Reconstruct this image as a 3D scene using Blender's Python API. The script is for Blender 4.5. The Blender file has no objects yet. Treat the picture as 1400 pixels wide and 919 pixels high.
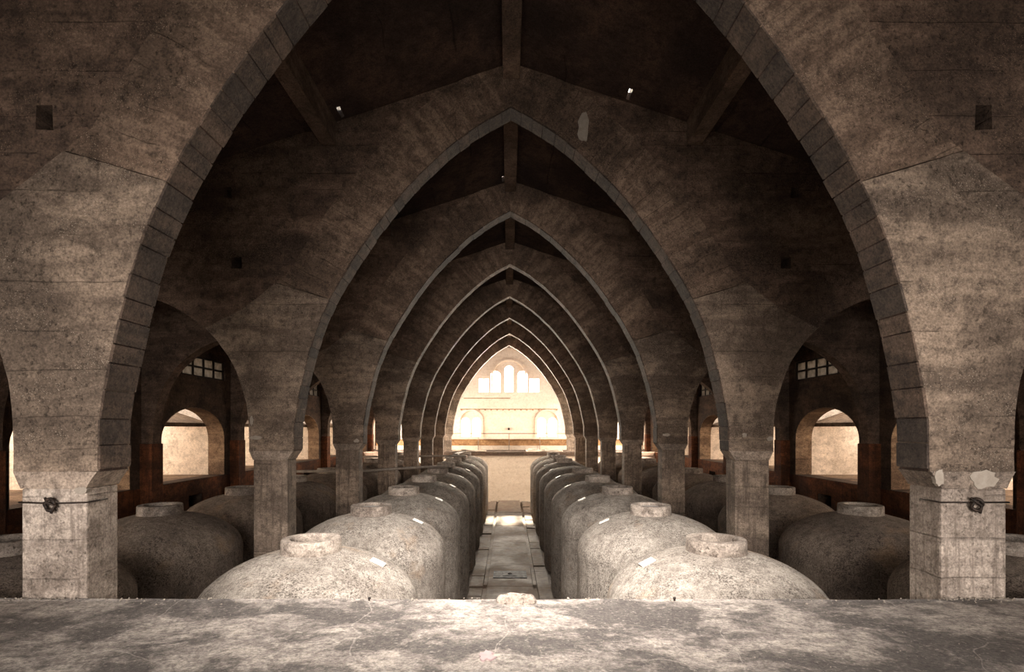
import bpy, bmesh, math, random
from mathutils import Vector, Matrix, noise
from mathutils.geometry import tessellate_polygon

# ------------------------------------------------------------------ camera, world, lights, exposure
S = bpy.context.scene
COL = S.collection
PI = math.pi
R = math.radians

cd = bpy.data.cameras.new('camera')
cam = bpy.data.objects.new('camera', cd); COL.objects.link(cam)
cd.sensor_width = 36.0
cd.lens = 720.0 / 1400.0 * 36.0
cd.shift_x = 5.0 / 1400.0
cd.shift_y = 126.5 / 1400.0
cd.clip_start = 0.05; cd.clip_end = 400
cam.location = (-0.06, 0.0, 1.79)
cam.rotation_euler = (R(90), 0, 0)
S.camera = cam

w = bpy.data.worlds.new('daylight'); S.world = w
w.use_nodes = True
bg = w.node_tree.nodes['Background']
bg.inputs['Color'].default_value = (1.0, 0.94, 0.88, 1)
bg.inputs['Strength'].default_value = 3.2

def lamp(name, kind, loc, target, energy, color, size=None, spread=None):
    d = bpy.data.lights.new(name, kind)
    d.energy = energy; d.color = color
    o = bpy.data.objects.new(name, d); COL.objects.link(o)
    o.location = loc
    o.rotation_euler = (Vector(target) - Vector(loc)).to_track_quat('-Z', 'Y').to_euler()
    if size:
        d.shape = 'RECTANGLE'; d.size, d.size_y = size
    if spread: d.spread = R(spread)
    return o

# low sun beyond the far facade: it falls through the facade windows onto the aisle
sun = lamp('sun', 'SUN', (0, 70, 40), (0, 70 - math.cos(R(33)), 40 - math.sin(R(33))), 32.0, (1.0, 0.86, 0.68))
sun.data.angle = R(2.0)
# fill lamps, added with the unseen rear doorway and the roof openings over the
# platform; then daylight by the tall side windows of the bay before the far facade
lamp('rear_fill', 'AREA', (0, -3.3, 2.0), (0, 6.0, 1.25), 225, (1.0, 0.93, 0.88), (12.0, 2.4), 60)
lamp('platform_roof_fill', 'AREA', (0, 2.2, 8.35), (0, 7.6, 0.0), 360, (1.0, 0.94, 0.89), (3.0, 2.4), 52)
END_ = 46.4
lamp('facade_window_daylight', 'AREA', (0, END_ + .9, 6.1), (0, 22, 7.5), 6500, (1.0, 0.89, 0.78), (5.3, 2.4), 110)
for sx in (-1, 1):
    lamp('facade_window_daylight', 'AREA', (3.35 * sx, END_ + .9, 2.0), (3.0 * sx, 30, 1.0), 500, (1.0, 0.88, 0.74), (1.9, 1.8), 150)
    lamp('end_bay_window_daylight', 'AREA', (10.9 * sx, 43.95, 3.0), (0, 44.6, 3.0), 1150, (1.0, 0.93, 0.86), (3.4, 4.6), 160)

    lamp('pit_end_fill', 'AREA', (10.9 * sx, 38.9, 1.3), (0, 40.0, -2.6), 1000, (1.0, 0.87, 0.72), (2.8, 2.2), 120)  # fill lamp added to brighten the pit end wall

vs = S.view_settings
vs.view_transform = 'Standard'; vs.look = 'None'; vs.gamma = 1.0; vs.exposure = 0.3
vs.use_curve_mapping = False
S.cycles.use_denoising = True
S.cycles.max_bounces = 8; S.cycles.diffuse_bounces = 4; S.cycles.glossy_bounces = 2
S.cycles.transparent_max_bounces = 12
S.cycles.sample_clamp_indirect = 4.0
S.cycles.caustics_reflective = False; S.cycles.caustics_refractive = False

# ------------------------------------------------------------------ measures (metres; z = 0 on the platform)
FLOOR = -3.8
RIB0, BAY, NR, TH = 5.61, 5.1, 8, 0.45
def rib_y(n): return RIB0 + BAY * n            # front face of arch n
END = 46.4                                      # inner face of the far facade
WALL = 11.1                                     # inner face of the side walls
def roof_z(x): return 9.24 - 0.33 * abs(x)
PLAT = 5.585                                    # platform edge
FARP = 40.0                                     # far platform edge

# ------------------------------------------------------------------ materials
class NT:
    def __init__(s, name):
        s.m = bpy.data.materials.new(name); s.m.use_nodes = True
        s.t = s.m.node_tree; s.n = s.t.nodes; s.b = s.n['Principled BSDF']
    def node(s, typ, **kw):
        x = s.n.new(typ)
        for k, v in kw.items(): setattr(x, k, v)
        return x
    def link(s, a, b): s.t.links.new(a, b)
    def pos(s, sx=1, sy=1, sz=1, warp=0.0, off=(0, 0, 0)):
        g = s.node('ShaderNodeNewGeometry'); out = g.outputs['Position']
        if warp:
            nz = s.node('ShaderNodeTexNoise'); nz.inputs['Scale'].default_value = 0.9; nz.inputs['Detail'].default_value = 3
            s.link(out, nz.inputs['Vector'])
            sb = s.node('ShaderNodeVectorMath', operation='SUBTRACT'); sb.inputs[1].default_value = (.5, .5, .5)
            s.link(nz.outputs['Color'], sb.inputs[0])
            sc = s.node('ShaderNodeVectorMath', operation='SCALE'); sc.inputs['Scale'].default_value = warp
            s.link(sb.outputs[0], sc.inputs[0])
            ad = s.node('ShaderNodeVectorMath', operation='ADD'); s.link(out, ad.inputs[0]); s.link(sc.outputs[0], ad.inputs[1])
            out = ad.outputs[0]
        mp = s.node('ShaderNodeMapping'); mp.inputs['Scale'].default_value = (sx, sy, sz); mp.inputs['Location'].default_value = off
        s.link(out, mp.inputs['Vector'])
        return mp.outputs[0]
    def noise(s, vec, scale, detail=5, rough=0.6):
        x = s.node('ShaderNodeTexNoise'); x.inputs['Scale'].default_value = scale
        x.inputs['Detail'].default_value = detail; x.inputs['Roughness'].default_value = rough
        s.link(vec, x.inputs['Vector']); return x.outputs['Fac']
    def voro(s, vec, scale, feature='F1'):
        x = s.node('ShaderNodeTexVoronoi', feature=feature); x.inputs['Scale'].default_value = scale
        s.link(vec, x.inputs['Vector']); return x.outputs['Distance']
    def ramp(s, fac, lo, hi, a=0.0, b=1.0):
        x = s.node('ShaderNodeMapRange'); x.clamp = True
        for i, v in zip((1, 2, 3, 4), (lo, hi, a, b)): x.inputs[i].default_value = v
        s.link(fac, x.inputs[0]); return x.outputs[0]
    def math(s, op, a, b):
        x = s.node('ShaderNodeMath', operation=op)
        for i, v in enumerate((a, b)):
            if isinstance(v, (int, float)): x.inputs[i].default_value = v
            else: s.link(v, x.inputs[i])
        return x.outputs[0]
    def mix(s, fac, a, b, mode='MIX'):
        x = s.node('ShaderNodeMix', data_type='RGBA', blend_type=mode)
        if isinstance(fac, (int, float)): x.inputs[0].default_value = fac
        else: s.link(fac, x.inputs[0])
        for i, v in ((6, a), (7, b)):
            if isinstance(v, tuple): x.inputs[i].default_value = v + (1,)
            else: s.link(v, x.inputs[i])
        return x.outputs[2]
    def done(s, col, rough=0.85, height=None, bump=0.5, dist=0.03, spec=0.3):
        if isinstance(col, tuple): s.b.inputs['Base Color'].default_value = col + (1,)
        else: s.link(col, s.b.inputs['Base Color'])
        if isinstance(rough, (int, float)): s.b.inputs['Roughness'].default_value = rough
        else: s.link(rough, s.b.inputs['Roughness'])
        s.b.inputs['Specular IOR Level'].default_value = spec
        if height is not None:
            bp = s.node('ShaderNodeBump'); bp.inputs['Strength'].default_value = bump; bp.inputs['Distance'].default_value = dist
            s.link(height, bp.inputs['Height']); s.link(bp.outputs[0], s.b.inputs['Normal'])
        return s.m

def concrete(name, c1, c2, dark, pale, strata=1.0, lines=0.25, speck=0.5, streak=0.0, bump=0.7, pit=0.7, blot=0.7, polar=False, grain=1.0):
    """board-formed raw concrete: pours, blotches, exposed aggregate, streaks"""
    t = lambda c: (min(1, c[0] * 1.05), c[1] * .98, c[2] * .93)
    c1, c2, dark, pale = t(c1), t(c2), t(dark), t(pale)
    n = NT(name)
    p = n.pos()
    pw = n.pos(0.35, 0.35, 2.6, warp=0.5)
    if polar:      # shuttering boards lie along the radii of the arch
        sp_ = n.node('ShaderNodeSeparateXYZ'); n.link(n.pos(warp=.25), sp_.inputs[0])
        ax = n.math('ADD', n.math('ABSOLUTE', sp_.outputs['X'], 0), 3.6)
        az = n.math('SUBTRACT', sp_.outputs['Z'], 1.4)
        th = n.math('MULTIPLY', n.math('ARCTAN2', az, ax), 8.0)
        rr = n.math('SQRT', n.math('ADD', n.math('MULTIPLY', ax, ax), n.math('MULTIPLY', az, az)), 0)
        cb = n.node('ShaderNodeCombineXYZ')
        n.link(n.math('MULTIPLY', rr, .4), cb.inputs[0]); n.link(n.math('ADD', sp_.outputs['Y'], n.math('MULTIPLY', n.math('SIGN', sp_.outputs['X'], 0), 5.0)), cb.inputs[1]); n.link(n.math('MULTIPLY', th, 3.0), cb.inputs[2])
        pw = cb.outputs[0]
    big = n.noise(n.pos(.55, .55, .8, warp=.8), 1.1, 5, .62)
    mid = n.noise(p, 5.0, 8, .7)
    st = n.noise(pw, 1.5, 6, .65)
    fine = n.noise(p, 38.0, 4, .7)
    col = n.mix(n.ramp(st, .40, .60), c1, c2)
    col = n.mix(n.math('MULTIPLY', n.ramp(big, .45, .60), blot), col, dark)
    col = n.mix(n.math('MULTIPLY', n.ramp(mid, .48, .66), .75), col, dark)
    h = n.math('ADD', n.math('MULTIPLY', mid, .55), n.math('MULTIPLY', fine, .25))
    if strata: h = n.math('ADD', h, n.math('MULTIPLY', st, .6 * strata))
    # exposed aggregate, in patches
    mask = n.ramp(n.noise(n.pos(.8, .8, 1.6, off=(7, 3, 1)), 1.7, 4, .6), .47, .60)
    vo = n.voro(p, 42.0)
    sp = n.math('MULTIPLY', n.ramp(vo, .30, .10), mask)
    col = n.mix(n.math('MULTIPLY', sp, speck), col, pale)
    h = n.math('ADD', h, n.math('MULTIPLY', sp, .35))
    # pits
    pm = n.math('MULTIPLY', n.ramp(n.noise(p, 17.0, 3, .6), .60, .68), n.ramp(big, .40, .56))
    col = n.mix(n.math('MULTIPLY', pm, pit), col, dark)
    h = n.math('SUBTRACT', h, n.math('MULTIPLY', pm, .5))
    if lines:
        sep = n.node('ShaderNodeSeparateXYZ'); n.link(n.pos(1, 1, 1, warp=.10), sep.inputs[0])
        cz = n.node('ShaderNodeCombineXYZ'); n.link(sep.outputs['Z'], cz.inputs[2])
        zi = n.math('ADD', sep.outputs['Z'], n.math('MULTIPLY', n.noise(cz.outputs[0], 1.7, 2, .5), 1.1))
        fr = n.math('FRACT', n.math('DIVIDE', th if polar else zi, .33 if polar else .46), 0)
        ln = n.math('MULTIPLY', n.ramp(n.math('ABSOLUTE', n.math('SUBTRACT', fr, .5), 0), .020, .005), n.ramp(n.noise(n.pos(.5, .5, .9, off=(11, 2, 6)), 1.6, 4, .6), .46, .56))
        col = n.mix(n.math('MULTIPLY', ln, lines), col, (dark[0] * .4, dark[1] * .4, dark[2] * .4))
        h = n.math('SUBTRACT', h, n.math('MULTIPLY', ln, .5))
    gv = n.math('ADD', n.ramp(fine, .34, .66, 1 - .38 * grain, 1 + .30 * grain), n.ramp(n.noise(p, 13.0, 6, .75), .36, .64, -.22 * grain, .22 * grain))
    gc = n.node('ShaderNodeCombineColor')
    for i_ in range(3): n.link(gv, gc.inputs[i_])
    col = n.mix(1.0, col, gc.outputs[0], 'MULTIPLY')
    if streak:
        sk = n.noise(n.pos(7, 7, .35), 1.6, 5, .7)
        col = n.mix(n.math('MULTIPLY', n.ramp(sk, .5, .66), streak), col, dark)
    return n.done(col, .88, h, bump, .06, .2)

def simple(name, c1, c2, scale=6, rough=.7, bump=.3, metal=0.0):
    n = NT(name); p = n.pos()
    f = n.noise(p, scale, 6, .65)
    m = n.done(n.mix(n.ramp(f, .35, .65), c1, c2), rough, f, bump, .01)
    n.b.inputs['Metallic'].default_value = metal
    return m

M = {}
M['ring'] = concrete('arch_ring_concrete', (.250, .185, .138), (.140, .100, .074), (.055, .040, .030), (.58, .48, .38), speck=.6, lines=.5, polar=True)
M['haunch'] = concrete('haunch_concrete', (.300, .240, .186), (.170, .134, .104), (.068, .053, .042), (.66, .58, .48), speck=.6, lines=.35)
M['spandrel'] = concrete('spandrel_concrete', (.205, .146, .108), (.115, .080, .060), (.042, .030, .023), (.46, .36, .28), speck=.55, lines=.3)
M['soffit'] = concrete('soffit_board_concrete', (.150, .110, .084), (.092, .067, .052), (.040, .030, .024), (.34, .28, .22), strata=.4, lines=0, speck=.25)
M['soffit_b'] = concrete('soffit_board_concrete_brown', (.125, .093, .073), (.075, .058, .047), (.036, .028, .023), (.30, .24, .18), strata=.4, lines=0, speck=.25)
M['cap'] = concrete('corbel_concrete', (.40, .335, .275), (.27, .225, .185), (.12, .10, .085), (.62, .55, .47), strata=.3, lines=0, speck=.7)
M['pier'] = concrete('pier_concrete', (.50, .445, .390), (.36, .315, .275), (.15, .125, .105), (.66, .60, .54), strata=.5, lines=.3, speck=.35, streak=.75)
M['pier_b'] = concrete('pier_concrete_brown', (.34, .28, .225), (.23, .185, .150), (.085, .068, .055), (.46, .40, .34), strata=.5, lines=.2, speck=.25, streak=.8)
M['pilaster'] = concrete('rusty_render', (.24, .088, .036), (.13, .050, .024), (.045, .022, .014), (.32, .16, .08), strata=.4, lines=0, speck=.1, streak=.55)
M['sidewall'] = concrete('side_wall_concrete', (.150, .100, .070), (.085, .060, .046), (.04, .028, .022), (.30, .22, .16), speck=.2, lines=.3)
M['jamb'] = concrete('doorway_jamb_concrete', (.34, .25, .17), (.22, .155, .105), (.09, .06, .042), (.45, .36, .27), speck=.2, lines=.5)
M['plaster'] = concrete('pale_plaster', (.86, .80, .72), (.76, .70, .62), (.40, .35, .29), (.88, .80, .70), lines=0, speck=.1, streak=.15, bump=.3, blot=.5, grain=.5)
M['endwall'] = concrete('facade_plaster', (.82, .75, .65), (.77, .69, .59), (.62, .53, .42), (.88, .80, .68), lines=.12, speck=.05, bump=.25, blot=.3, pit=.1, grain=.25)
M['ochre'] = concrete('ochre_plaster', (.52, .33, .17), (.40, .24, .12), (.20, .11, .055), (.6, .44, .28), lines=.4, speck=.1, bump=.3)
M['roof'] = concrete('dark_roof_boards', (.085, .055, .042), (.050, .034, .028), (.020, .014, .012), (.16, .11, .08), lines=.6, speck=.1, bump=.5)
M['beam'] = concrete('beam_concrete', (.200, .145, .110), (.125, .090, .070), (.060, .044, .034), (.32, .26, .2), lines=0, speck=.3, strata=.3)
M['rust'] = simple('black_iron', (.025, .022, .020), (.06, .04, .03), 30, .6, .4, .6)
M['steel'] = simple('railing_steel', (.16, .12, .09), (.24, .18, .13), 30, .5, .2, .5)
M['wood'] = simple('grey_plank', (.34, .29, .24), (.22, .18, .15), 7, .8, .4)
M['patch'] = simple('lime_patch', (.36, .31, .255), (.28, .235, .19), 14, .85, .5)
M['plate'] = simple('enamel_plate', (.78, .74, .68), (.62, .57, .5), 25, .55, .2)
M['lid'] = simple('dusty_lid', (.62, .60, .58), (.40, .38, .36), 9, .6, .4)
M['frame'] = simple('window_frame', (.70, .60, .48), (.60, .50, .38), 12, .6, .2)
M['muntin'] = simple('side_window_bar', (.055, .040, .032), (.035, .026, .022), 12, .8, .3)
M['hatch'] = simple('worn_zinc', (.22, .22, .225), (.07, .07, .07), 7, .75, .8, 0.0)

def tank_mat(name, c1, c2, dark):
    n = NT(name); p = n.pos()
    big = n.noise(n.pos(warp=.7), .95, 6, .62)
    mid = n.noise(p, 6.5, 7, .72)
    fine = n.noise(p, 55.0, 4, .75)
    col = n.mix(n.ramp(big, .42, .58), c1, c2)
    col = n.mix(n.math('MULTIPLY', n.ramp(mid, .46, .64), .55), col, (c2[0] * .55, c2[1] * .53, c2[2] * .52))
    # blackish lichen grains, thicker in patches
    lo = n.noise(n.pos(off=(2, 5, 8), warp=.4), 2.2, 5, .65)
    gr = n.math('MULTIPLY', n.ramp(n.noise(p, 42.0, 3, .65), .51, .60), n.ramp(lo, .36, .60, .25, 1))
    col = n.mix(n.math('MULTIPLY', gr, .78), col, dark)
    g2 = n.math('MULTIPLY', n.ramp(n.noise(p, 17.0, 5, .75), .575, .63), n.ramp(lo, .42, .54))
    col = n.mix(n.math('MULTIPLY', g2, .75), col, dark)
    pt = n.math('MULTIPLY', n.ramp(n.noise(p, 4.5, 8, .8), .56, .62), n.ramp(big, .50, .60))
    col = n.mix(n.math('MULTIPLY', pt, .8), col, dark)
    col = n.mix(n.math('MULTIPLY', n.ramp(n.noise(n.pos(off=(4, 9, 2)), 1.3, 4, .6), .58, .70), .5), col, (.40, .27, .17))
    gv = n.math('ADD', n.ramp(fine, .34, .66, .66, 1.30), n.ramp(n.noise(p, 15.0, 6, .75), .36, .64, -.2, .2))
    gc = n.node('ShaderNodeCombineColor')
    for i_ in range(3): n.link(gv, gc.inputs[i_])
    col = n.mix(1.0, col, gc.outputs[0], 'MULTIPLY')
    # drips down the drum
    sk = n.noise(n.pos(6, 6, .3), 1.2, 5, .7)
    col = n.mix(n.math('MULTIPLY', n.ramp(sk, .52, .70), .35), col, dark)
    h = n.math('ADD', n.math('ADD', n.math('MULTIPLY', mid, .5), n.math('MULTIPLY', fine, .5)), n.math('MULTIPLY', gr, -.4))
    return n.done(col, .9, h, .8, .03, .15)
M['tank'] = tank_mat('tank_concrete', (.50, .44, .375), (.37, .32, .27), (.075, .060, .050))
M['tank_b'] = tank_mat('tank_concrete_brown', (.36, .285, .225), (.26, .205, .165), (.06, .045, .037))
M['collar'] = concrete('collar_concrete', (.48, .435, .385), (.34, .305, .265), (.10, .08, .068), (.62, .57, .51), strata=.2, lines=0, speck=.5, bump=.8, pit=.9)

def floor_mat():
    n = NT('platform_screed'); p = n.pos()
    big = n.noise(n.pos(.7, 1.1, 1, warp=.9), 1.0, 8, .66)
    mid = n.noise(n.pos(1, 1.7, 1, warp=.5), 3.4, 9, .72)
    fine = n.noise(p, 40.0, 4, .7)
    col = n.mix(n.ramp(mid, .40, .60), (.46, .40, .345), (.27, .232, .205))
    col = n.mix(n.math('MULTIPLY', n.ramp(big, .45, .53), .90), col, (.082, .070, .064))
    col = n.mix(n.math('MULTIPLY', n.ramp(n.noise(n.pos(1, 1.6, 1, off=(3, 8, 0), warp=.5), 6.0, 7, .75), .54, .66), .65), col, (.13, .11, .10))
    col = n.mix(n.math('MULTIPLY', n.ramp(n.noise(p, 26.0, 3, .7), .58, .68), .4), col, (.56, .50, .44))
    col = n.mix(n.math('MULTIPLY', n.ramp(n.noise(n.pos(1, 1.3, 1), 14.0, 6, .75), .53, .62), .6), col, (.10, .088, .08))
    cr = n.node('ShaderNodeTexVoronoi', feature='DISTANCE_TO_EDGE'); cr.inputs['Scale'].default_value = .42
    n.link(n.pos(1, 1, 1, warp=.7), cr.inputs['Vector'])
    crack = n.math('MULTIPLY', n.ramp(cr.outputs['Distance'], .0035, .0008), n.ramp(big, .36, .5))
    col = n.mix(n.math('MULTIPLY', crack, .3), col, (.62, .55, .48))
    gv = n.math('ADD', n.ramp(fine, .34, .66, .66, 1.34), n.ramp(n.noise(p, 11.0, 7, .78), .38, .62, -.25, .25))
    gc = n.node('ShaderNodeCombineColor')
    for i_ in range(3): n.link(gv, gc.inputs[i_])
    col = n.mix(1.0, col, gc.outputs[0], 'MULTIPLY')
    h = n.math('ADD', n.math('MULTIPLY', mid, .8), n.math('MULTIPLY', fine, .3))
    h = n.math('ADD', h, n.math('MULTIPLY', big, .8))
    return n.done(col, n.ramp(big, .4, .6, .80, .62), h, .9, .045, .3)
M['platform'] = floor_mat()

def aisle_mat():
    n = NT('aisle_slab'); p = n.pos()
    big = n.noise(n.pos(warp=.6), .9, 7, .65); mid = n.noise(p, 4.0, 7, .7)
    col = n.mix(n.ramp(mid, .38, .64), (.20, .158, .125), (.105, .08, .064))
    col = n.mix(n.math('MULTIPLY', n.ramp(big, .48, .62), .6), col, (.16, .10, .065))
    return n.done(col, n.ramp(big, .4, .62, .62, .8), mid, .4, .02, .15)
M['aisle'] = aisle_mat()

def glass_mat(name, clear, tint, dust, dcol):
    n = NT(name)
    out = n.n['Material Output']
    tr = n.node('ShaderNodeBsdfTransparent'); tr.inputs[0].default_value = tint + (1,)
    gl = n.node('ShaderNodeBsdfGlossy'); gl.inputs['Roughness'].default_value = .08
    tl = n.node('ShaderNodeBsdfTranslucent')
    f = n.noise(n.pos(), 4.0, 6, .7)
    n.link(n.mix(n.ramp(f, .4, .65), dcol, (dcol[0] * .5, dcol[1] * .48, dcol[2] * .45)), tl.inputs[0])
    a = n.node('ShaderNodeMixShader'); a.inputs[0].default_value = .06
    n.link(tr.outputs[0], a.inputs[1]); n.link(gl.outputs[0], a.inputs[2])
    b = n.node('ShaderNodeMixShader'); b.inputs[0].default_value = dust
    n.link(a.outputs[0], b.inputs[1]); n.link(tl.outputs[0], b.inputs[2])
    n.link(b.outputs[0], out.inputs['Surface'])
    return n.m
M['glass'] = glass_mat('window_glass', True, (.97, .96, .93), .08, (.9, .85, .78))
M['dirty_glass'] = glass_mat('dirty_side_glass', False, (.6, .55, .5), .92, (.24, .215, .185))

# ------------------------------------------------------------------ helpers
def link(o, parent=None):
    COL.objects.link(o)
    if parent: o.parent = parent
    return o
def mesh_from(name, verts, faces, mat, smooth=False):
    me = bpy.data.meshes.new(name); me.from_pydata([tuple(v) for v in verts], [], faces); me.update()
    bm = bmesh.new(); bm.from_mesh(me)
    bmesh.ops.recalc_face_normals(bm, faces=bm.faces); bm.to_mesh(me); bm.free()
    if mat: me.materials.append(M[mat])
    if smooth:
        for p in me.polygons: p.use_smooth = True
    return me
def ob(name, me, parent=None, loc=(0, 0, 0), rot=(0, 0, 0), scale=(1, 1, 1)):
    o = bpy.data.objects.new(name, me); o.location = loc; o.rotation_euler = rot; o.scale = scale
    return link(o, parent)
def tag(o, label, cat, group=None):
    o['label'] = label; o['category'] = cat
    if group: o['group'] = group
    return o
def struct(o, label=None, cat=None):
    o['kind'] = 'structure'
    if label: o['label'] = label
    if cat: o['category'] = cat
    return o
def empty(name, loc, rz=0):
    o = bpy.data.objects.new(name, None); o.location = loc; o.rotation_euler = (0, 0, rz); o.empty_display_size = .2
    return link(o)

def densify(loop, step, jit=0.0, seed=0, closed=True):
    out = []; n = len(loop)
    for i in range(n if closed else n - 1):
        a, b = Vector(loop[i]), Vector(loop[(i + 1) % n])
        k = max(1, int((b - a).length / step))
        for j in range(k):
            out.append(a.lerp(b, j / k))
    if not closed: out.append(Vector(loop[-1]))
    if jit:
        for i, p in enumerate(out):
            q = noise.noise_vector(Vector((p.x * 6.1 + seed, p.y * 6.1, seed * 1.7)))
            out[i] = p + Vector((q.x, q.y)) * jit
    return out

def prism(name, loops, d0, d1, mat, axis='y', smooth=False):
    """outline (with holes) in the x-z plane (axis y) or y-z plane (axis x), pushed from d0 to d1"""
    loops = [[Vector((p[0], p[1], 0)) for p in l] for l in loops]
    tris = tessellate_polygon(loops)
    flat = [p for l in loops for p in l]; n = len(flat)
    mk = (lambda p, d: (p.x, d, p.y)) if axis == 'y' else ((lambda p, d: (d, p.x, p.y)) if axis == 'x' else (lambda p, d: (p.x, p.y, d)))
    v = [mk(p, d0) for p in flat] + [mk(p, d1) for p in flat]
    f = [tuple(t) for t in tris] + [tuple(i + n for i in t) for t in tris]
    s = 0
    for l in loops:
        k = len(l)
        for i in range(k):
            a, b = s + i, s + (i + 1) % k
            f.append((a, b, b + n, a + n))
        s += k
    return mesh_from(name, v, f, mat, smooth)

def boxmesh(name, x0, x1, y0, y1, z0, z1, mat, bevel=0.0, rough=0.0, seed=0, cuts=0):
    bm = bmesh.new(); bmesh.ops.create_cube(bm, size=1)
    for v in bm.verts:
        v.co = Vector(((x0 + x1) / 2 + v.co.x * (x1 - x0), (y0 + y1) / 2 + v.co.y * (y1 - y0), (z0 + z1) / 2 + v.co.z * (z1 - z0)))
    if cuts: bmesh.ops.subdivide_edges(bm, edges=bm.edges[:], cuts=cuts, use_grid_fill=True)
    elif bevel: bmesh.ops.bevel(bm, geom=bm.edges[:], offset=bevel, segments=2, affect='EDGES', profile=.6)
    if rough:
        for v in bm.verts:
            v.co += noise.noise_vector(v.co * 2.3 + Vector((seed * 3.1, seed, 0))) * rough
    me = bpy.data.meshes.new(name); bm.to_mesh(me); bm.free()
    me.materials.append(M[mat]); return me

def tube(name, pts, r, mat, seg=10):
    pts = [Vector(p) for p in pts]; v = []; f = []
    for i, p in enumerate(pts):
        t = (pts[min(i + 1, len(pts) - 1)] - pts[max(i - 1, 0)]).normalized()
        a = t.cross(Vector((0, 0, 1)) if abs(t.z) < .9 else Vector((1, 0, 0))).normalized(); b = t.cross(a)
        for k in range(seg):
            an = 2 * PI * k / seg
            v.append(p + a * math.cos(an) * r + b * math.sin(an) * r)
    for i in range(len(pts) - 1):
        for k in range(seg):
            k2 = (k + 1) % seg
            f.append((i * seg + k, i * seg + k2, (i + 1) * seg + k2, (i + 1) * seg + k))
    f.append(tuple(range(seg))); f.append(tuple(range((len(pts) - 1) * seg, len(pts) * seg)))
    return mesh_from(name, v, f, mat, True)

def lathe(name, prof, seg, mat, wob=0.0, seed=0, closed=False):
    v = []; f = []; n = len(prof)
    for k in range(seg):
        a = 2 * PI * k / seg
        for r, z in prof:
            d = noise.noise(Vector((math.cos(a) * 1.3 + seed * 5, math.sin(a) * 1.3, z * 1.2))) * wob
            d2 = noise.noise(Vector((math.cos(a) * r * 5 + seed, math.sin(a) * r * 5, z * 5))) * wob * .35
            rr = r + (d + d2) * min(1, r * 2)
            v.append((math.cos(a) * rr, math.sin(a) * rr, z + d2 * .5))
    for k in range(seg):
        k2 = (k + 1) % seg
        for i in range(n - 1 if not closed else n):
            j = (i + 1) % n
            f.append((k * n + i, k2 * n + i, k2 * n + j, k * n + j))
    if not closed:
        f.append(tuple(k * n for k in range(seg))); f.append(tuple(k * n + n - 1 for k in range(seg)))
    me = mesh_from(name, v, f, mat, True); me.set_sharp_from_angle(angle=.7)
    return me

ORD = ['first', 'second', 'third', 'fourth', 'fifth', 'sixth', 'seventh', 'eighth', 'ninth', 'tenth', 'eleventh']
SIDE = {-1: 'left', 1: 'right'}

# ------------------------------------------------------------------ profiles of the diaphragm arches (lateral, height)
INTR = [(4.43, 1.33), (4.415, 1.88), (4.335, 2.38), (4.225, 2.9), (4.085, 3.44), (3.925, 3.92), (3.70, 4.42), (3.36, 5.02),
        (3.02, 5.54), (2.62, 6.10), (2.12, 6.70), (1.68, 7.14), (1.22, 7.56), (.67, 7.96), (0, 8.34)]
def catmull(pts, k=4):
    P = [Vector(p) for p in pts]; P = [P[0] * 2 - P[1]] + P + [P[-1] * 2 - P[-2]]; out = []
    for i in range(1, len(P) - 2):
        for j in range(k):
            t = j / k
            out.append(.5 * ((2 * P[i]) + (P[i + 1] - P[i - 1]) * t + (2 * P[i - 1] - 5 * P[i] + 4 * P[i + 1] - P[i + 2]) * t * t
                             + (3 * P[i] - P[i - 1] - 3 * P[i + 1] + P[i + 2]) * t ** 3))
    out.append(P[-2]); return out
IN = catmull(INTR, 5)
SA = 8.04
SIDEP = [(5.33, 1.33), (5.35, 2.03), (5.46, 2.55), (5.65, 3.07), (5.94, 3.52), (6.24, 3.83), (6.69, 4.16), (7.24, 4.42), (8.04, 4.62)]
SI = catmull(SIDEP, 4)
JI = 6 * 5                                      # joint on the main intrados (3.70, 4.42)
JS = 5 * 4                                      # joint on the side intrados (6.24, 3.83)
PEAK = Vector((4.80, 4.76)); VAL = Vector((5.50, 4.22))
def ring_outer():
    out = []
    for i in range(JI, len(IN)):
        t = (IN[min(i + 1, len(IN) - 1)] - IN[max(i - 1, 0)]).normalized()
        nrm = Vector((t.y, -t.x))
        q = IN[i] + nrm * .98
        q.x = max(0.0, q.x)
        q.y = min(q.y, roof_z(q.x) - .0)
        out.append(q)
    out[0] = PEAK.copy(); out[-1] = Vector((0, roof_z(0)))
    # keep the outline monotone
    res = [out[0]]
    for q in out[1:]:
        if q.x < res[-1].x - .02: res.append(q)
    if res[-1].x > .001: res.append(Vector((0, roof_z(0))))
    return res
RO = ring_outer()
def mir(loop, s): return [Vector((p[0] * s, p[1])) for p in loop]
G = .014
def block_loops(holes):
    haunch = IN[:JI + 1] + [PEAK + Vector((0, -G)), VAL + Vector((0, -G))] + list(reversed(SI[:JS + 1]))
    ring = IN[JI:] + list(reversed(RO))
    ring = [Vector((p.x, p.y + (G if i == 0 else 0))) for i, p in enumerate(ring)]
    top_in = [p for p in reversed(RO)]
    sp = []
    # along the roof from where the ring meets it, outwards, down the wall, back along the side arch
    side_full = SI[JS:] + [Vector((2 * SA - p.x, p.y)) for p in reversed(SI[:-1])]
    rr = list(RO)
    k = next(i for i, p in enumerate(rr) if p.y > roof_z(p.x) - .02)
    rr = rr[:k + 1]
    sp = [VAL, PEAK] + rr[1:] + [Vector((WALL + .1, roof_z(WALL + .1))), Vector((WALL + .1, 1.33))] + list(reversed(side_full))
    return haunch, ring, sp, holes

def clean(loop):
    out = []
    for p in loop:
        if not out or (Vector(p) - out[-1]).length > .004: out.append(Vector(p))
    if (out[0] - out[-1]).length < .004: out.pop()
    return out

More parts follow.
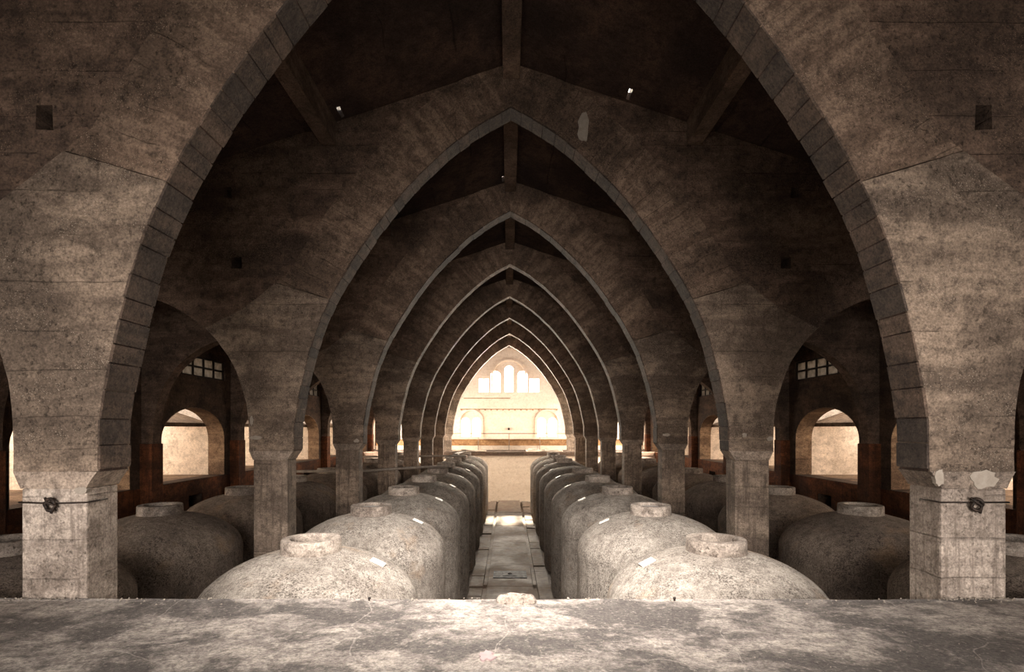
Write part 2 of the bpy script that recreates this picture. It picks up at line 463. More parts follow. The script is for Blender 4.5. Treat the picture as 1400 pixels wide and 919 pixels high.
def rect(cx, cz, w_, h_): return [(cx - w_ / 2, cz - h_ / 2), (cx + w_ / 2, cz - h_ / 2 + .01), (cx + w_ / 2 - .01, cz + h_ / 2), (cx - w_ / 2 + .01, cz + h_ / 2)]

def rib_meshes(key, holes, pm='pier_b'):
    d = {}
    for s in (-1, 1):
        ha, ri, sp, _ = block_loops(None)
        d['haunch', s] = prism('haunch', [mir(densify(clean(ha), .12, .012, 3 + s), s)], 0, TH, 'haunch')
        d['ring', s] = prism('arch_ring', [mir(densify(clean(ri), .12, .010, 9 + s), s)], .012, TH - .012, 'ring')
        hl = [mir(h, s) for h in holes]
        d['spandrel', s] = prism('spandrel', [mir(densify(clean(sp), .25, .004, 5 + s), s)] + hl, .03, TH - .03, 'spandrel')
        vb = []
        for h in holes:
            xs = [p[0] * s for p in h]; zs = [p[1] for p in h]
            vb.append(boxmesh('putlog_back', min(xs) - .02, max(xs) + .02, TH - .05, TH - .035, min(zs) - .02, max(zs) + .02, 'roof'))  # dark plate closing the hole, in place of the shade inside
        d['putlog', s] = vb
        # corbel: chamfered block between haunch and pier
        a = [(4.43, 1.33), (4.55, 1.15), (5.245, 1.15), (5.33, 1.33)]
        v = [];
        d['cap', s] = prism('corbel', [mir(densify(a, .06, .012, 1 + s), s)], -.012, TH + .012, 'cap')
        d['pier', s] = boxmesh('pier', min(4.55 * s, 5.245 * s), max(4.55 * s, 5.245 * s), .0, TH, FLOOR, 1.15, pm, bevel=.022, rough=0)
        d['pil', s] = boxmesh('outer_pilaster', min(10.74 * s, 11.15 * s), max(10.74 * s, 11.15 * s), -.04, TH + .04, FLOOR, 1.33, 'pilaster', bevel=.02)
    return d
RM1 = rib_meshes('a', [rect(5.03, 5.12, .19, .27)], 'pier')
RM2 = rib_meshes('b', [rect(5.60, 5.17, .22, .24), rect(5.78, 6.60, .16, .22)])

board = {}
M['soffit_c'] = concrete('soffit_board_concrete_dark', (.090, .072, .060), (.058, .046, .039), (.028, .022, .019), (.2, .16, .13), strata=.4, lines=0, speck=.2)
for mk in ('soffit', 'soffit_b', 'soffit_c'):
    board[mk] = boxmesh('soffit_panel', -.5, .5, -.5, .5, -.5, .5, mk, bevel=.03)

arch_labels = {
    0: 'nearest and widest pointed concrete arch, framing the whole view from the platform edge',
    1: 'second pointed concrete arch from the platform, its apex high in the middle',
}
for n in range(NR):
    root = empty('diaphragm_arch', (0, rib_y(n), FLOOR))
    lab = arch_labels.get(n, ('%s pointed concrete arch from the platform' % ORD[n]) + (', last before the bright far wall' if n == NR - 1 else ' in the receding nave'))
    tag(root, lab, 'arch', 'pointed arches of the nave')
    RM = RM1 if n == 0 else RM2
    for s in (-1, 1):
        for key, nm in (('haunch', 'haunch'), ('ring', 'arch_ring'), ('spandrel', 'spandrel'), ('cap', 'corbel'), ('pier', 'pier'), ('pil', 'outer_pilaster')):
            o = ob(nm, RM[key, s], root, (0, 0, -FLOOR))
            if key == 'spandrel': o['label'] = 'dark upper wall with square putlog holes'
    for s in (-1, 1):
        for me in RM['putlog', s]: ob('putlog_back', me, root, (0, 0, -FLOOR))
    # formwork boards under the arch, each its own piece (near arches only)
    if n < 3:
        rnd = random.Random(40 + n)
        # arc length table
        L = [0]
        for i in range(1, len(IN)): L.append(L[-1] + (IN[i] - IN[i - 1]).length)
        def at(u):
            for i in range(1, len(IN)):
                if L[i] >= u:
                    t = (u - L[i - 1]) / (L[i] - L[i - 1]); return IN[i - 1].lerp(IN[i], t), (IN[i] - IN[i - 1]).normalized()
            return IN[-1], (IN[-1] - IN[-2]).normalized()
        for s in (-1, 1):
            pts_ = [p + Vector((-1, 0)) * .004 for p in IN]
            bv = [(p.x * s, yy_, p.y - FLOOR - .003) for p in pts_ for yy_ in (.02, TH - .02)]
            bf = [(2 * i, 2 * i + 1, 2 * i + 3, 2 * i + 2) for i in range(len(pts_) - 1)]
            ob('soffit_backing', mesh_from('soffit_backing', bv, bf, 'roof'), root)  # dark strip stands in for shade in the gaps between boards
            u = .02
            while u < L[-1] - .08:
                ln = rnd.uniform(.19, .34) if n < 2 else rnd.uniform(.4, .6)
                ln = min(ln, L[-1] - u)
                p, t = at(u + ln / 2)
                nrm = Vector((-t.y, t.x))                     # towards the opening
                th = rnd.uniform(.018, .036)
                q = p + nrm * (th / 2 - .008)
                ang = math.atan2(t.y, t.x)
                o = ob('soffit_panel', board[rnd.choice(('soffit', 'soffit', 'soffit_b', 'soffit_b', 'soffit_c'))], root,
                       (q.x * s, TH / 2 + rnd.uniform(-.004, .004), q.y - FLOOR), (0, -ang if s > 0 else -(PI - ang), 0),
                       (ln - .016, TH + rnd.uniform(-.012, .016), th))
                u += ln
    if n == 0:
        # iron straps round the nearest piers
        for s in (-1, 1):
            zz = 1.005 - FLOOR
            x0, x1 = 4.54 * s, 5.255 * s
            pts = [(x0, TH * .6, zz), (x0, -.018, zz), ((x0 + x1) / 2, -.026, zz - (.01 if s < 0 else 0)), (x1, -.018, zz), (x1, TH * .6, zz)]
            st = ob('tie_bar', tube('tie_bar', pts, .009, 'rust', 8), root); st['label'] = 'black iron bar round the pier'
            kx = (4.90 if s < 0 else 4.89) * s
            rp = [(kx + .055 * math.cos(a), -.05 - .01 * math.sin(3 * a), zz - .02 + .062 * math.sin(a)) for a in [2 * PI * k / 16 for k in range(17)]]
            ob('ring_hook', tube('ring_hook', rp, .017, 'rust', 8), st)
            ob('wire_knot', tube('wire_knot', [(kx - .06, -.04, zz + .05), (kx - .01, -.07, zz), (kx + .05, -.05, zz - .03), (kx + .02, -.06, zz - .11)], .014, 'rust', 6), st)
        def patch(cx, cz, a, b, seed, y=-.012):
            rnd = random.Random(seed)
            lp = [(cx + a * math.cos(t) * rnd.uniform(.75, 1.1), cz + b * math.sin(t) * rnd.uniform(.75, 1.1)) for t in [2 * PI * k / 18 for k in range(18)]]
            o = ob('plaster_patch', prism('plaster_patch', [lp], y, .03, 'patch'), root, (0, 0, -FLOOR)); o['label'] = 'pale lime plaster patch'
        patch(-4.60, 1.13, .075, .045, 1, -.020)
        patch(4.99, 1.25, .15, .11, 2, -.020)
        patch(4.52, 1.27, .05, .10, 4, -.020)
    else:
        def patch2(cx, cz, a, b, seed):
            rnd = random.Random(seed)
            lp = [(cx + a * math.cos(t) * rnd.uniform(.7, 1.15), cz + b * math.sin(t) * rnd.uniform(.7, 1.15)) for t in [2 * PI * k / 16 for k in range(16)]]
            o = ob('plaster_patch', prism('plaster_patch', [lp], -.012, .03, 'patch'), root, (0, 0, -FLOOR)); o['label'] = 'pale lime plaster patch'
        if n == 1:
            patch2(1.47, 7.92, .12, .36, 21); patch2(-5.20, 1.60, .14, .045, 11); patch2(-5.28, 1.95, .04, .10, 12)
            patch2(4.74, 1.66, .05, .05, 13); patch2(5.26, 1.58, .07, .05, 14)
        if n == 2:
            patch2(-4.62, 1.42, .08, .06, 15); patch2(4.68, 1.60, .12, .05, 16)

# ------------------------------------------------------------------ setting: platform, pit floor, walls, roof
EAVE = roof_z(WALL + .1)
BACK = -3.4
struct(ob('floor', boxmesh('floor', -WALL, WALL, PLAT, FARP + .5, FLOOR - .3, FLOOR, 'aisle')))
fl = ob('floor_platform', None) if False else None

def platform_mesh():
    bm = bmesh.new()
    nx, ny = 150, 60
    grid = [[None] * (ny + 1) for _ in range(nx + 1)]
    for i in range(nx + 1):
        for j in range(ny + 1):
            x = -WALL + 2 * WALL * i / nx; y = BACK + (PLAT - BACK) * j / ny
            z = 0.012 * noise.noise(Vector((x * .8, y * .8, 0))) + .006 * noise.noise(Vector((x * 3, y * 3, 2)))
            if j == ny:
                y += .010 * noise.noise(Vector((x * 4, 0, 0))); z -= .006
            grid[i][j] = bm.verts.new((x, y, z - .012))
    for i in range(nx):
        for j in range(ny):
            f = bm.faces.new((grid[i][j], grid[i + 1][j], grid[i + 1][j + 1], grid[i][j + 1])); f.smooth = True
    # front face down into the pit
    prev = None
    for i in range(nx + 1):
        v = grid[i][ny]; lo = bm.verts.new((v.co.x, PLAT - .01, FLOOR))
        if prev: bm.faces.new((prev[0], prev[1], lo, v))
        prev = (v, lo)
    me = bpy.data.meshes.new('floor'); bm.to_mesh(me); bm.free(); me.materials.append(M['platform']); return me
struct(ob('floor', platform_mesh()), 'stained grey screed platform in the foreground', 'floor')

# rear wall behind the camera; its wide low doorway is added to let front light in
rear_hole = [(-6.2, .02), (6.2, .02), (6.2, 3.4), (-6.2, 3.4)]
struct(ob('wall_rear', prism('wall_rear', [[(-WALL - .6, FLOOR), (WALL + .6, FLOOR), (WALL + .6, EAVE), (0, roof_z(0)), (-WALL - .6, EAVE)], rear_hole], BACK - .5, BACK, 'sidewall')))

# roof slabs, with a few chinks and two openings added to light the platform
def slab(s):
    outline = [(0, BACK - .5), (WALL + .9, BACK - .5), (WALL + .9, END + .6), (0, END + .6)]
    holes = [[(.25, .9), (1.8, .9), (1.8, 3.6), (.25, 3.6)]]
    ch = [(3.42, 10.66)] if s < 0 else [(2.36, 10.66)]
    if s < 0: ch.append((.22, 15.72))
    for (x, y) in ch:
        holes.append([(x - .04, y - .31), (x + .03, y - .31), (x + .03, y + .03), (x - .04, y + .02)])
    me = prism('ceiling', [[(x * s, y) for x, y in l] for l in [outline] + holes], 0, .16, 'roof', axis='z')
    for v in me.vertices: v.co.z += roof_z(v.co.x)
    return me
for s in (-1, 1):
    struct(ob('ceiling', slab(s)))

# ridge beam and side purlins, one length in each bay
bays = [(BACK, rib_y(0) + .012)] + [(rib_y(k) + TH - .012, rib_y(k + 1) + .012) for k in range(NR - 1)] + [(rib_y(NR - 1) + TH - .012, END)]
def beam(nm, x, w_, zb, y0, y1, lab, grp):
    zt = roof_z(x) + .05
    me = boxmesh(nm, -w_ / 2, w_ / 2, 0, y1 - y0, 0, zt - zb, 'beam', bevel=.015)
    return tag(ob(nm, me, None, (x, y0, zb)), lab, 'beam', grp)
for k, (y0, y1) in enumerate(bays):
    if k == 0: where = 'over the platform, in front of the nearest arch'
    elif k == NR: where = 'between the last arch and the far wall'
    else: where = 'between the %s and %s arch from the platform' % (ORD[k - 1], ORD[k])
    beam('ridge_beam', 0, .34, 8.90, y0, y1, 'concrete ridge beam under the roof ' + where, 'ridge beams')
    for s in (-1, 1):
        beam('purlin', 3.72 * s, .30, 7.56, y0, y1, 'concrete %s-hand purlin under the roof %s' % (SIDE[s], where), 'purlins')

# side walls with an arched doorway, a vent and a strip window in each bay
def bay_centre(k): return rib_y(0) + TH / 2 - BAY / 2 + BAY * k      # k = 0 is the platform bay
holes = []
arcs = []
for k in range(0, NR + 1):
    c = bay_centre(k)
    lo = [(c - 1.87, 0.0), (c + 1.87, 0.0)] + [(c + 1.87 * math.cos(a), 1.42 + 1.12 * math.sin(a)) for a in [PI * i / 20 for i in range(21)]]
    if k == NR:   # tall window lighting the bay before the far facade
        lo = [(c - 1.87, 0.0), (c + 1.87, 0.0)] + [(c + 1.87 * math.cos(a), 3.6 + 1.5 * math.sin(a)) for a in [PI * i / 20 for i in range(21)]]
    arcs.append(lo); holes.append(lo)
    if 1 <= k < NR:
        holes.append([(c - .42, -1.02), (c + .42, -1.02), (c + .42, -.54), (c - .42, -.54)])
        holes.append([(c - 1.98, 3.64), (c + 1.98, 3.64), (c + 1.98, 4.36), (c - 1.98, 4.36)])
outline = [(BACK - .5, FLOOR), (END + .4, FLOOR), (END + .4, EAVE + .12), (BACK - .5, EAVE + .12)]
for s in (-1, 1):
    x0, x1 = (WALL * s, (WALL + .60) * s)
    me = prism('wall_side', [outline] + holes, x0, x1, 'sidewall', axis='x')
    struct(ob('wall_' + SIDE[s], me))
    # rust-coloured render below the sills, and worn jamb linings in the arches
    wl = bpy.data.objects['wall_' + SIDE[s]]
    for k in range(1, NR):
        c = bay_centre(k); y0, y1 = c - BAY / 2 + .26, c + BAY / 2 - .26
        lo = [(y0, FLOOR), (y1, FLOOR), (y1, -.02), (y0, -.02)]
        vent = [(c - .42, -1.02), (c + .42, -1.02), (c + .42, -.54), (c - .42, -.54)]
        ob('dado_render', prism('dado_render', [lo, vent], (WALL - .02) * s, (WALL + .02) * s, 'pilaster', axis='x'), wl)
        # lining
        out_ = [Vector(p) for p in arcs[k]]
        cen = Vector((c, 1.0)); ins = []
        for p in out_:
            ins.append(p + (cen - p).normalized() * .025)
        v = []; f = []; m_ = len(out_)
        for d in (WALL - .012, WALL + .61):
            for l in (out_, ins):
                for p in l: v.append((d * s, p.x, p.y))
        for i in range(1, m_ - 0):
            j = (i + 1) % m_
            if i == 0: continue
            f += [(i, j, m_ + j, m_ + i), (2 * m_ + i, 2 * m_ + j, 3 * m_ + j, 3 * m_ + i), (m_ + i, m_ + j, 3 * m_ + j, 3 * m_ + i)]
        ob('jamb_lining', mesh_from('jamb_lining', v, f, 'jamb'), wl)
        # vent back
        ob('vent_back', boxmesh('vent_back', min((WALL + .5) * s, (WALL + .58) * s), max((WALL + .5) * s, (WALL + .58) * s), c - .45, c + .45, -1.05, -.5, 'muntin'), wl)

# strip windows: frame bars and twelve panes
pane_me = boxmesh('pane', -.006, .006, -.29, .29, -.155, .155, 'dirty_glass')
wn = 0
for s in (-1, 1):
    for k in range(1, NR):
        c = bay_centre(k); wn += 1
        x = (WALL + .12) * s
        bm = bmesh.new()
        def addbox(y0, y1, z0, z1, t=.05):
            g = bmesh.ops.create_cube(bm, size=1)
            for v in g['verts']:
                v.co = Vector((v.co.x * t * 2, (y0 + y1) / 2 + v.co.y * (y1 - y0), (z0 + z1) / 2 + v.co.z * (z1 - z0)))
        for i in range(7): addbox(-1.95 + .65 * i - .035, -1.95 + .65 * i + .035, 3.63, 4.37)
        for z in (3.66, 4.0, 4.34): addbox(-1.98, 1.98, z - .03, z + .03, .045)
        me = bpy.data.meshes.new('window_frame'); bm.to_mesh(me); bm.free(); me.materials.append(M['muntin'])
        wr = ob('window_%d' % wn, me, None, (x, c, 0)); struct(wr)
        for i in range(6):
            for z in (3.83, 4.17):
                ob('pane', pane_me, wr, (0, -1.95 + .65 * (i + .5), z))

# open cells outside the doorways: floor, cross wall and sloping ceiling of each
for s in (-1, 1):
    for k in range(0, NR + 1):
        c = bay_centre(k)
        xa, xb = (WALL + .6) * s, (WALL + 5.2) * s
        yw = c + 1.90
        struct(ob('wall_cell_%s_%d' % (SIDE[s], k + 1), boxmesh('wall_cell', min(xa, xb), max(xa, xb), yw, yw + .5, -.1, 3.6, 'plaster')))
        if k == NR: continue
        lo = [((WALL + .6) * s, 1.86), ((WALL + 2.2) * s, 2.40), ((WALL + 2.2) * s, 2.54), ((WALL + .6) * s, 2.0)]
        struct(ob('ceiling_cell_%s_%d' % (SIDE[s], k + 1), prism('ceiling_cell', [lo], c - 2.7, yw, 'jamb')))
    struct(ob('wall_sky_screen_' + SIDE[s], boxmesh('wall_sky_screen', min((WALL + 5.2) * s, (WALL + 5.6) * s), max((WALL + 5.2) * s, (WALL + 5.6) * s), BACK - .5, bay_centre(NR) - 2.3, -.1, 2.2, 'plaster')))  # unseen wall added to keep direct sky light out of the nave
    xa, xb = WALL * s, (WALL + 14) * s
    struct(ob('floor_terrace_' + SIDE[s], boxmesh('floor_terrace', min(xa + .02 * s, xb), max(xa + .02 * s, xb), BACK - .5, END + .4, -.25, -.005, 'jamb')))

# ------------------------------------------------------------------ far facade
def archloop(cx, w_, z0, z1):
    r = w_ / 2
    return [(cx - r, z0), (cx + r, z0)] + [(cx + r * math.cos(a), z1 - r + r * math.sin(a)) for a in [PI * i / 14 for i in range(15)]]
FX = .0
lights = []                                     # (outline, centre x, width, z0, z1, arched)
for cx, w_, z1, ar in ((-1.18, .90, 6.85, 1), (0, .78, 7.33, 1), (1.18, .90, 6.85, 1), (-2.22, .86, 6.17, 0), (2.22, .86, 6.17, 0)):
    lights.append((cx, w_, 5.0, z1, ar))
for cx in (-3.35, 3.35):
    for dx in (-.48, .48): lights.append((cx + dx, .76, 1.05, 2.76, 1))
fh = []
for cx, w_, z0, z1, ar in lights:
    fh.append(archloop(cx, w_, z0, z1) if ar else [(cx - w_ / 2, z0), (cx + w_ / 2, z0), (cx + w_ / 2, z1), (cx - w_ / 2, z1)])
fo = [(-WALL - .6, FLOOR), (WALL + .6, FLOOR), (WALL + .6, EAVE), (0, roof_z(0) + .1), (-WALL - .6, EAVE)]
facade = struct(ob('wall_far', prism('wall_far', [fo] + fh, END, END + .4, 'endwall')), 'bright plastered far end wall with arched windows', 'wall')
def hood(cx, zc, r, t, legs):
    o_, i_ = [], []
    for a in [PI * i / 24 for i in range(25)]:
        o_.append((cx + (r + t) * math.cos(a), zc + (r + t) * math.sin(a))); i_.append((cx + r * math.cos(a), zc + r * math.sin(a)))
    lp = [(cx + r + t, zc - legs)] + o_ + [(cx - r - t, zc - legs), (cx - r, zc - legs)] + list(reversed(i_)) + [(cx + r, zc - legs)]
    o = ob('window_hood', prism('window_hood', [lp], END - .10, END + .02, 'endwall'), facade); o['label'] = 'raised plaster arch over the window'
hood(0, 6.36, 1.42, .14, 1.3)
for cx in (-3.35, 3.35): hood(cx, 2.42, .93, .13, 1.35)
for z, x0, x1 in ((4.45, -4.0, .1), (3.5, -4.3, 4.3)):
    ob('string_course', boxmesh('string_course', x0, x1, END - .03, END + .02, z - .03, z + .03, 'ochre', bevel=.01), facade)
for i in range(17):
    ob('beam_stub', boxmesh('beam_stub', -.06, .06, -.05, .05, -.04, .04, 'ochre'), facade, (-4.2 + .525 * i, END, 3.42))
ob('lamp_hook', boxmesh('lamp_hook', -.08, .08, -.15, .05, -.1, .1, 'rust', bevel=.02), facade, (-.02, END, 1.75))
for i, (cx, w_, z0, z1, ar) in enumerate(lights):
    wr = empty('window_%d' % (wn + 1 + i), (cx, END + .2, z0)); struct(wr)
    nx, nz = 2, max(3, round((z1 - z0) / .42))
    bm = bmesh.new()
    def addb(x0, x1, z0_, z1_):
        g = bmesh.ops.create_cube(bm, size=1)
        for v in g['verts']: v.co = Vector(((x0 + x1) / 2 + v.co.x * (x1 - x0), v.co.y * .05, (z0_ + z1_) / 2 + v.co.z * (z1_ - z0_)))
    H = z1 - z0
    def top(x): return H if not ar else H - w_ / 2 + math.sqrt(max(0, (w_ / 2) ** 2 - x * x))
    for j in range(nx + 1):
        x = -w_ / 2 + w_ * j / nx
        addb(x - .014, x + .014, 0, top(x) if abs(x) < w_ / 2 - .01 else (H - w_ / 2 if ar else H))
    for j in range(nz + 1):
        z = H * j / nz
        hw = w_ / 2 if not ar or z < H - w_ / 2 else math.sqrt(max(0, (w_ / 2) ** 2 - (z - H + w_ / 2) ** 2))
        if hw > .03: addb(-hw, hw, z - .012, z + .012)
    me = bpy.data.meshes.new('window_frame'); bm.to_mesh(me); bm.free(); me.materials.append(M['frame'])
    ob('window_frame', me, wr)
    # panes between the bars
    for a in range(nx):
        for b in range(nz):
            xa, xb = -w_ / 2 + w_ * a / nx, -w_ / 2 + w_ * (a + 1) / nx
            za, zb = H * b / nz, H * (b + 1) / nz
            zl, zr = min(zb, top(xa)), min(zb, top(xb))
            lp = [(xa, za), (xb, za), (xb, max(zr, za + .01)), ((xa + xb) / 2, max(za + .01, min(zb, top((xa + xb) / 2)))), (xa, max(zl, za + .01))]
            ob('pane', prism('pane', [clean(lp)], -.003, .003, 'glass'), wr)
for cx in (-3.35, 3.35):
    col_ = lathe('colonnette', [(.10, 0), (.10, .08), (.055, .12), (.055, 1.0), (.09, 1.06), (.11, 1.14)], 14, 'endwall')
    o = ob('colonnette', col_, facade, (cx, END - .02, 1.1))

# far platform with its ochre step and railing
struct(ob('floor', boxmesh('floor', -WALL, WALL, FARP, END + .1, -.28, 0, 'beam', bevel=.01)), 'far platform slab below the bright end wall', 'floor')
struct(ob('wall_pit_end', boxmesh('wall_pit_end', -WALL, WALL, FARP + .12, FARP + .5, FLOOR, -.27, 'endwall')))
stp = empty('raised_step', (0, 43.8, 0)); tag(stp, 'long ochre plastered step along the far wall behind the railing', 'step')
ob('plinth', boxmesh('plinth', -WALL, WALL, 0, 2.58, 0, .36, 'endwall', bevel=.015), stp)
ob('step_face', boxmesh('step_face', -WALL, WALL, .25, 2.58, .36, .84, 'ochre', bevel=.02), stp)
ob('coping', boxmesh('coping', -WALL, WALL, .18, .62, .84, .90, 'ochre', bevel=.015), stp)
rl = empty('railing', (0, 43.7, 0)); tag(rl, 'thin steel railing in front of the far bright wall', 'railing')
ob('top_rail', tube('top_rail', [(-9.6, 0, 1.37), (9.6, 0, 1.37)], .03, 'steel', 8), rl)
for i in range(9):
    x = (i - 4) * 2.55
    if abs(x) < 9.7: ob('post', tube('post', [(x, 0, 0), (x, 0, 1.37)], .024, 'steel', 8), rl)
for i, (x, y, w_, d_, h_, rz, lab) in enumerate(((-3.1, 40.9, 2.6, .9, .10, .06, 'left pile of pale broken slab on the far platform'), (1.9, 40.8, 1.1, .7, .20, .2, 'right lump of pale rubble on the far platform'), (3.3, 41.0, 1.7, .8, .08, -.1, 'thin pale slab lying right of the rubble on the far platform'))):
    o = empty('rubble_slab', (x, y, 0), rz); tag(o, lab, 'rubble')
    ob('lower_slab', boxmesh('lower_slab', -w_ / 2, w_ / 2, -d_ / 2, d_ / 2, 0, h_ * .6, 'endwall', cuts=5, rough=.05, seed=i), o, (0, 0, .02))
    ob('upper_slab', boxmesh('upper_slab', -w_ * .3, w_ * .35, -d_ * .4, d_ * .4, h_ * .5, h_, 'plaster', cuts=4, rough=.06, seed=i + 5), o, (0, 0, .02))

# ------------------------------------------------------------------ aisle floor: slabs, drains, zinc cover
fo_ = bpy.data.objects['floor']
rnd = random.Random(5)
y = PLAT + .02; cuts_ = [y, 9.4, 13.6, 18.3, 21.1, 25.4, 29.8, 34.4, FARP + .1]
for a, b in zip(cuts_[:-1], cuts_[1:]):
    ob('floor_slab', boxmesh('floor_slab', -.80, .80, a + .015, b - .015, FLOOR - .02, FLOOR + .10 + rnd.uniform(-.012, .012), 'aisle', bevel=.015), fo_)
    for s in (-1, 1):
        yy = a
        while yy < b - .3:
            e = min(b, yy + rnd.uniform(1.1, 2.2))
            if b - e < .5: e = b
            ob('edge_slab', boxmesh('edge_slab', min(.95 * s, 1.42 * s), max(.95 * s, 1.42 * s), yy + .02, e - .02, FLOOR - .02, FLOOR + .08 + rnd.uniform(-.03, .03), 'aisle', bevel=.02), fo_)
            yy = e
for s in (-1, 1):
    for a, b in ((18.6, 20.9),):
        ob('drain_cover', boxmesh('drain_cover', min(.81 * s, .94 * s), max(.81 * s, .94 * s), a, b, FLOOR, FLOOR + .07, 'aisle', bevel=.01), fo_)
hc = empty('floor_hatch', (0, 19.75, FLOOR + .112)); tag(hc, 'shiny worn zinc hatch cover set in the aisle floor', 'hatch')
ob('cover', boxmesh('cover', -.62, .62, -.45, .45, -.02, .018, 'hatch', cuts=6, rough=.006), hc)
ob('inner_lid', boxmesh('inner_lid', -.27, .27, -.27, .27, .016, .03, 'hatch', bevel=.006), hc)
ob('lift_ring', tube('lift_ring', [(.07 * math.cos(a), .07 * math.sin(a), .04) for a in [2 * PI * k / 16 for k in range(17)]], .01, 'rust', 6), hc)

# ------------------------------------------------------------------ tanks
RT = 1.55; ZS = -.83; RISE = .86
def tank_profile():
    pr = [(RT, FLOOR), (RT, -3.0), (RT, -2.2), (RT, -1.5), (RT, -1.1)]
    for i in range(0, 17):
        a = PI / 2 * i / 17
        pr.append((RT * math.cos(a), ZS + RISE * math.sin(a)))
    pr.append((.06, ZS + RISE)); return pr
def tank_kit(mat, k):
    return (lathe('tank_body', tank_profile(), 64, mat, .02, k),
            lathe('manhole_collar', [(.30, -.03), (.43, -.05), (.42, .02), (.417, .17), (.405, .19), (.305, .192), (.293, .18), (.285, .05)], 48, 'collar', .006, k + 3, closed=True),
            lathe('manhole_lid', [(.01, .03), (.01, .065), (.10, .068), (.22, .06), (.29, .055), (.29, .03)], 32, 'lid', .006, k, closed=False))
kits = {('tank', k): tank_kit('tank', k) for k in range(3)}
kits.update({('tank_b', k): tank_kit('tank_b', k + 7) for k in range(3)})
plate_me = boxmesh('number_plate', -.11, .11, -.085, .085, -.008, .012, 'plate', bevel=.006)
T0, TP, NT_ = 7.684, 3.4, 9
rnd = random.Random(11)
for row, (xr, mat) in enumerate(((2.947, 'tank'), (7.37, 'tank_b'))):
    for s in (-1, 1):
        for i in range(NT_):
            y = T0 + TP * i
            root = empty('wine_tank', (xr * s, y, FLOOR))
            if row == 0:
                lab = '%s domed concrete tank from the platform in the row %s of the aisle' % (ORD[i], SIDE[s])
                grp = 'domed tanks beside the aisle'
            else:
                lab = '%s domed brown tank from the platform in the outer %s row behind the piers' % (ORD[i], SIDE[s])
                grp = 'domed tanks in the side aisles'
            tag(root, lab, 'tank', grp)
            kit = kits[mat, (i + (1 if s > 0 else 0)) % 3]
            rz = rnd.uniform(0, 6.28)
            ob('tank_body', kit[0], root, (0, 0, -FLOOR), (0, 0, rz))
            if not (row == 0 and s > 0 and i == 5):
                cx, cy = rnd.uniform(-.03, .03), rnd.uniform(-.03, .03)
                ob('manhole_collar', kit[1], root, (cx, cy, -FLOOR), (0, 0, rz * 2))
                ob('manhole_lid', kit[2], root, (cx, cy, -FLOOR + (0 if i % 2 == 0 else .07)), (0, 0, rz))
            if row == 0:
                r_ = .99; zz = ZS + RISE * math.sqrt(1 - (r_ / RT) ** 2)
                sl = math.atan2(RISE * r_ / RT / math.sqrt(RT * RT - r_ * r_), 1)
                ob('number_plate', plate_me, root, (-s * r_, -.02, zz - FLOOR + .012), (0, -s * sl, rnd.uniform(-.25, .25)))

# ------------------------------------------------------------------ small things
def lump():
    bm = bmesh.new(); bmesh.ops.create_uvsphere(bm, u_segments=28, v_segments=14, radius=1)
    for v in bm.verts:
        c = v.co; x = math.copysign(abs(c.x) ** .6, c.x) * .215; yv = c.y * .09; z = max(-.02, c.z * .085)
        q = noise.noise_vector(Vector((x, yv, z)) * 14) * .014
        v.co = Vector((x, yv, z)) + q
    me = bpy.data.meshes.new('mortar_lump'); bm.to_mesh(me); bm.free(); me.materials.append(M['collar'])
    return me
tag(ob('mortar_lump', lump(), None, (.02, PLAT - .1, -.012)), 'low rough lump of mortar on the platform edge before the aisle', 'rubble')
for x, lab in ((-1.515, 'small black iron stub on the platform edge before the left tank'), (1.68, 'small black iron stub on the platform edge before the right tank')):
    o = empty('iron_stub', (x, PLAT - .07, -.012)); tag(o, lab, 'iron stub')
    ob('shank', tube('shank', [(0, 0, 0), (0, 0, .022)], .012, 'rust', 8), o)
    ob('head', tube('head', [(0, 0, .018), (0, 0, .034)], .016, 'rust', 8), o)

# pipes and planks over the farther left-hand tanks
def plank(p0, p1, w_, lab):
    p0, p1 = Vector(p0), Vector(p1); d = p1 - p0
    me = boxmesh('plank', -w_ / 2, w_ / 2, 0, d.length, 0, .05, 'wood', bevel=.008)
    o = ob('plank', me, None, p0); o.rotation_euler = d.to_track_quat('Y', 'Z').to_euler()
    tag(o, lab, 'plank', 'planks laid over the tanks')
zt = .20
plank((-3.32, 27.7, .197), (-3.16, 31.8, .197), .32, 'nearest of three grey planks on the far left-hand tank collars')
plank((-3.20, 31.1, .252), (-3.02, 35.2, .252), .30, 'middle one of three grey planks on the far left-hand tank collars')
plank((-3.00, 34.6, .365), (-2.75, 40.3, .03), .34, 'farthest of three grey planks, sloping from the left-hand tanks to the far platform')
def pipe(pts, r, lab):
    tag(ob('pipe', tube('pipe', pts, r, 'wood', 8), None), lab, 'pipe', 'pipes crossing the left-hand tanks')
pipe([(-8.2, 18.75, .252), (-5.3, 19.0, .26), (-3.4, 21.1, .252), (-2.5, 21.6, .252)], .05, 'thin grey pipe crossing the left tanks behind the third pier')
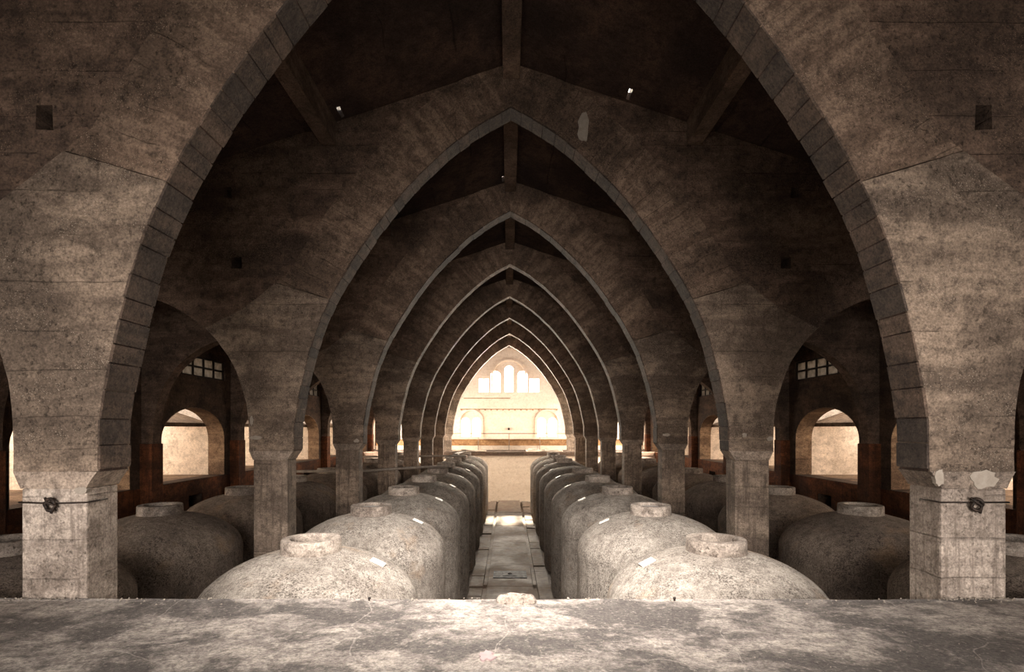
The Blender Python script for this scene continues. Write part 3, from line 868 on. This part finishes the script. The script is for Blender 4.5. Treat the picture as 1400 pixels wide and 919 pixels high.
pipe([(-8.0, 28.3, .258), (-4.0, 28.4, .31), (-2.4, 28.3, .31)], .055, 'thin grey pipe crossing the left tanks near the fifth pier')

# crumbs of mortar along the platform edge and at the feet of the nearest piers
def crumbs():
    rnd = random.Random(3); v = []; f = []
    for i in range(420):
        if i < 160: x, y = rnd.choice((-1, 1)) * rnd.uniform(4.5, 5.3), PLAT - abs(rnd.gauss(0, .035)) - .005
        elif i < 330: x, y = rnd.uniform(-5.5, 5.5), PLAT - abs(rnd.gauss(0, .10)) - .01
        else: x, y = rnd.uniform(-5, 5), rnd.uniform(3.4, 5.4)
        if abs(x - .02) < .27 and y > 5.3: x += .6
        r = rnd.uniform(.004, .016) if i < 330 else rnd.uniform(.003, .009)
        b = len(v)
        for d in ((1, 0, 0), (-1, 0, 0), (0, 1, 0), (0, -1, 0), (0, 0, 1), (0, 0, -.6)):
            v.append((x + d[0] * r * rnd.uniform(.6, 1.2), y + d[1] * r * rnd.uniform(.6, 1.2), -.006 + d[2] * r * rnd.uniform(.6, 1.1)))
        for t in ((0, 2, 4), (2, 1, 4), (1, 3, 4), (3, 0, 4), (2, 0, 5), (1, 2, 5), (3, 1, 5), (0, 3, 5)): f.append(tuple(b + k for k in t))
    return mesh_from('mortar_crumbs', v, f, 'patch')
o = ob('mortar_crumbs', crumbs()); o['kind'] = 'stuff'; o['label'] = 'pale crumbs of mortar scattered along the platform edge'; o['category'] = 'debris'

# splash of pink paint on the platform
rnd = random.Random(8)
lp = [(-.235 + .075 * math.cos(t) * rnd.uniform(.5, 1.2), 4.15 + .10 * math.sin(t) * rnd.uniform(.5, 1.2)) for t in [2 * PI * k / 22 for k in range(22)]]
M['pink'] = simple('pink_paint', (.52, .38, .37), (.42, .32, .31), 12, .7, .2)
o = ob('paint_splash', prism('paint_splash', [lp], -.010, .004, 'pink', axis='z'))
tag(o, 'small splash of dried pink paint on the foreground platform', 'paint splash')
S.cycles.use_adaptive_sampling = True; S.cycles.adaptive_threshold = .015
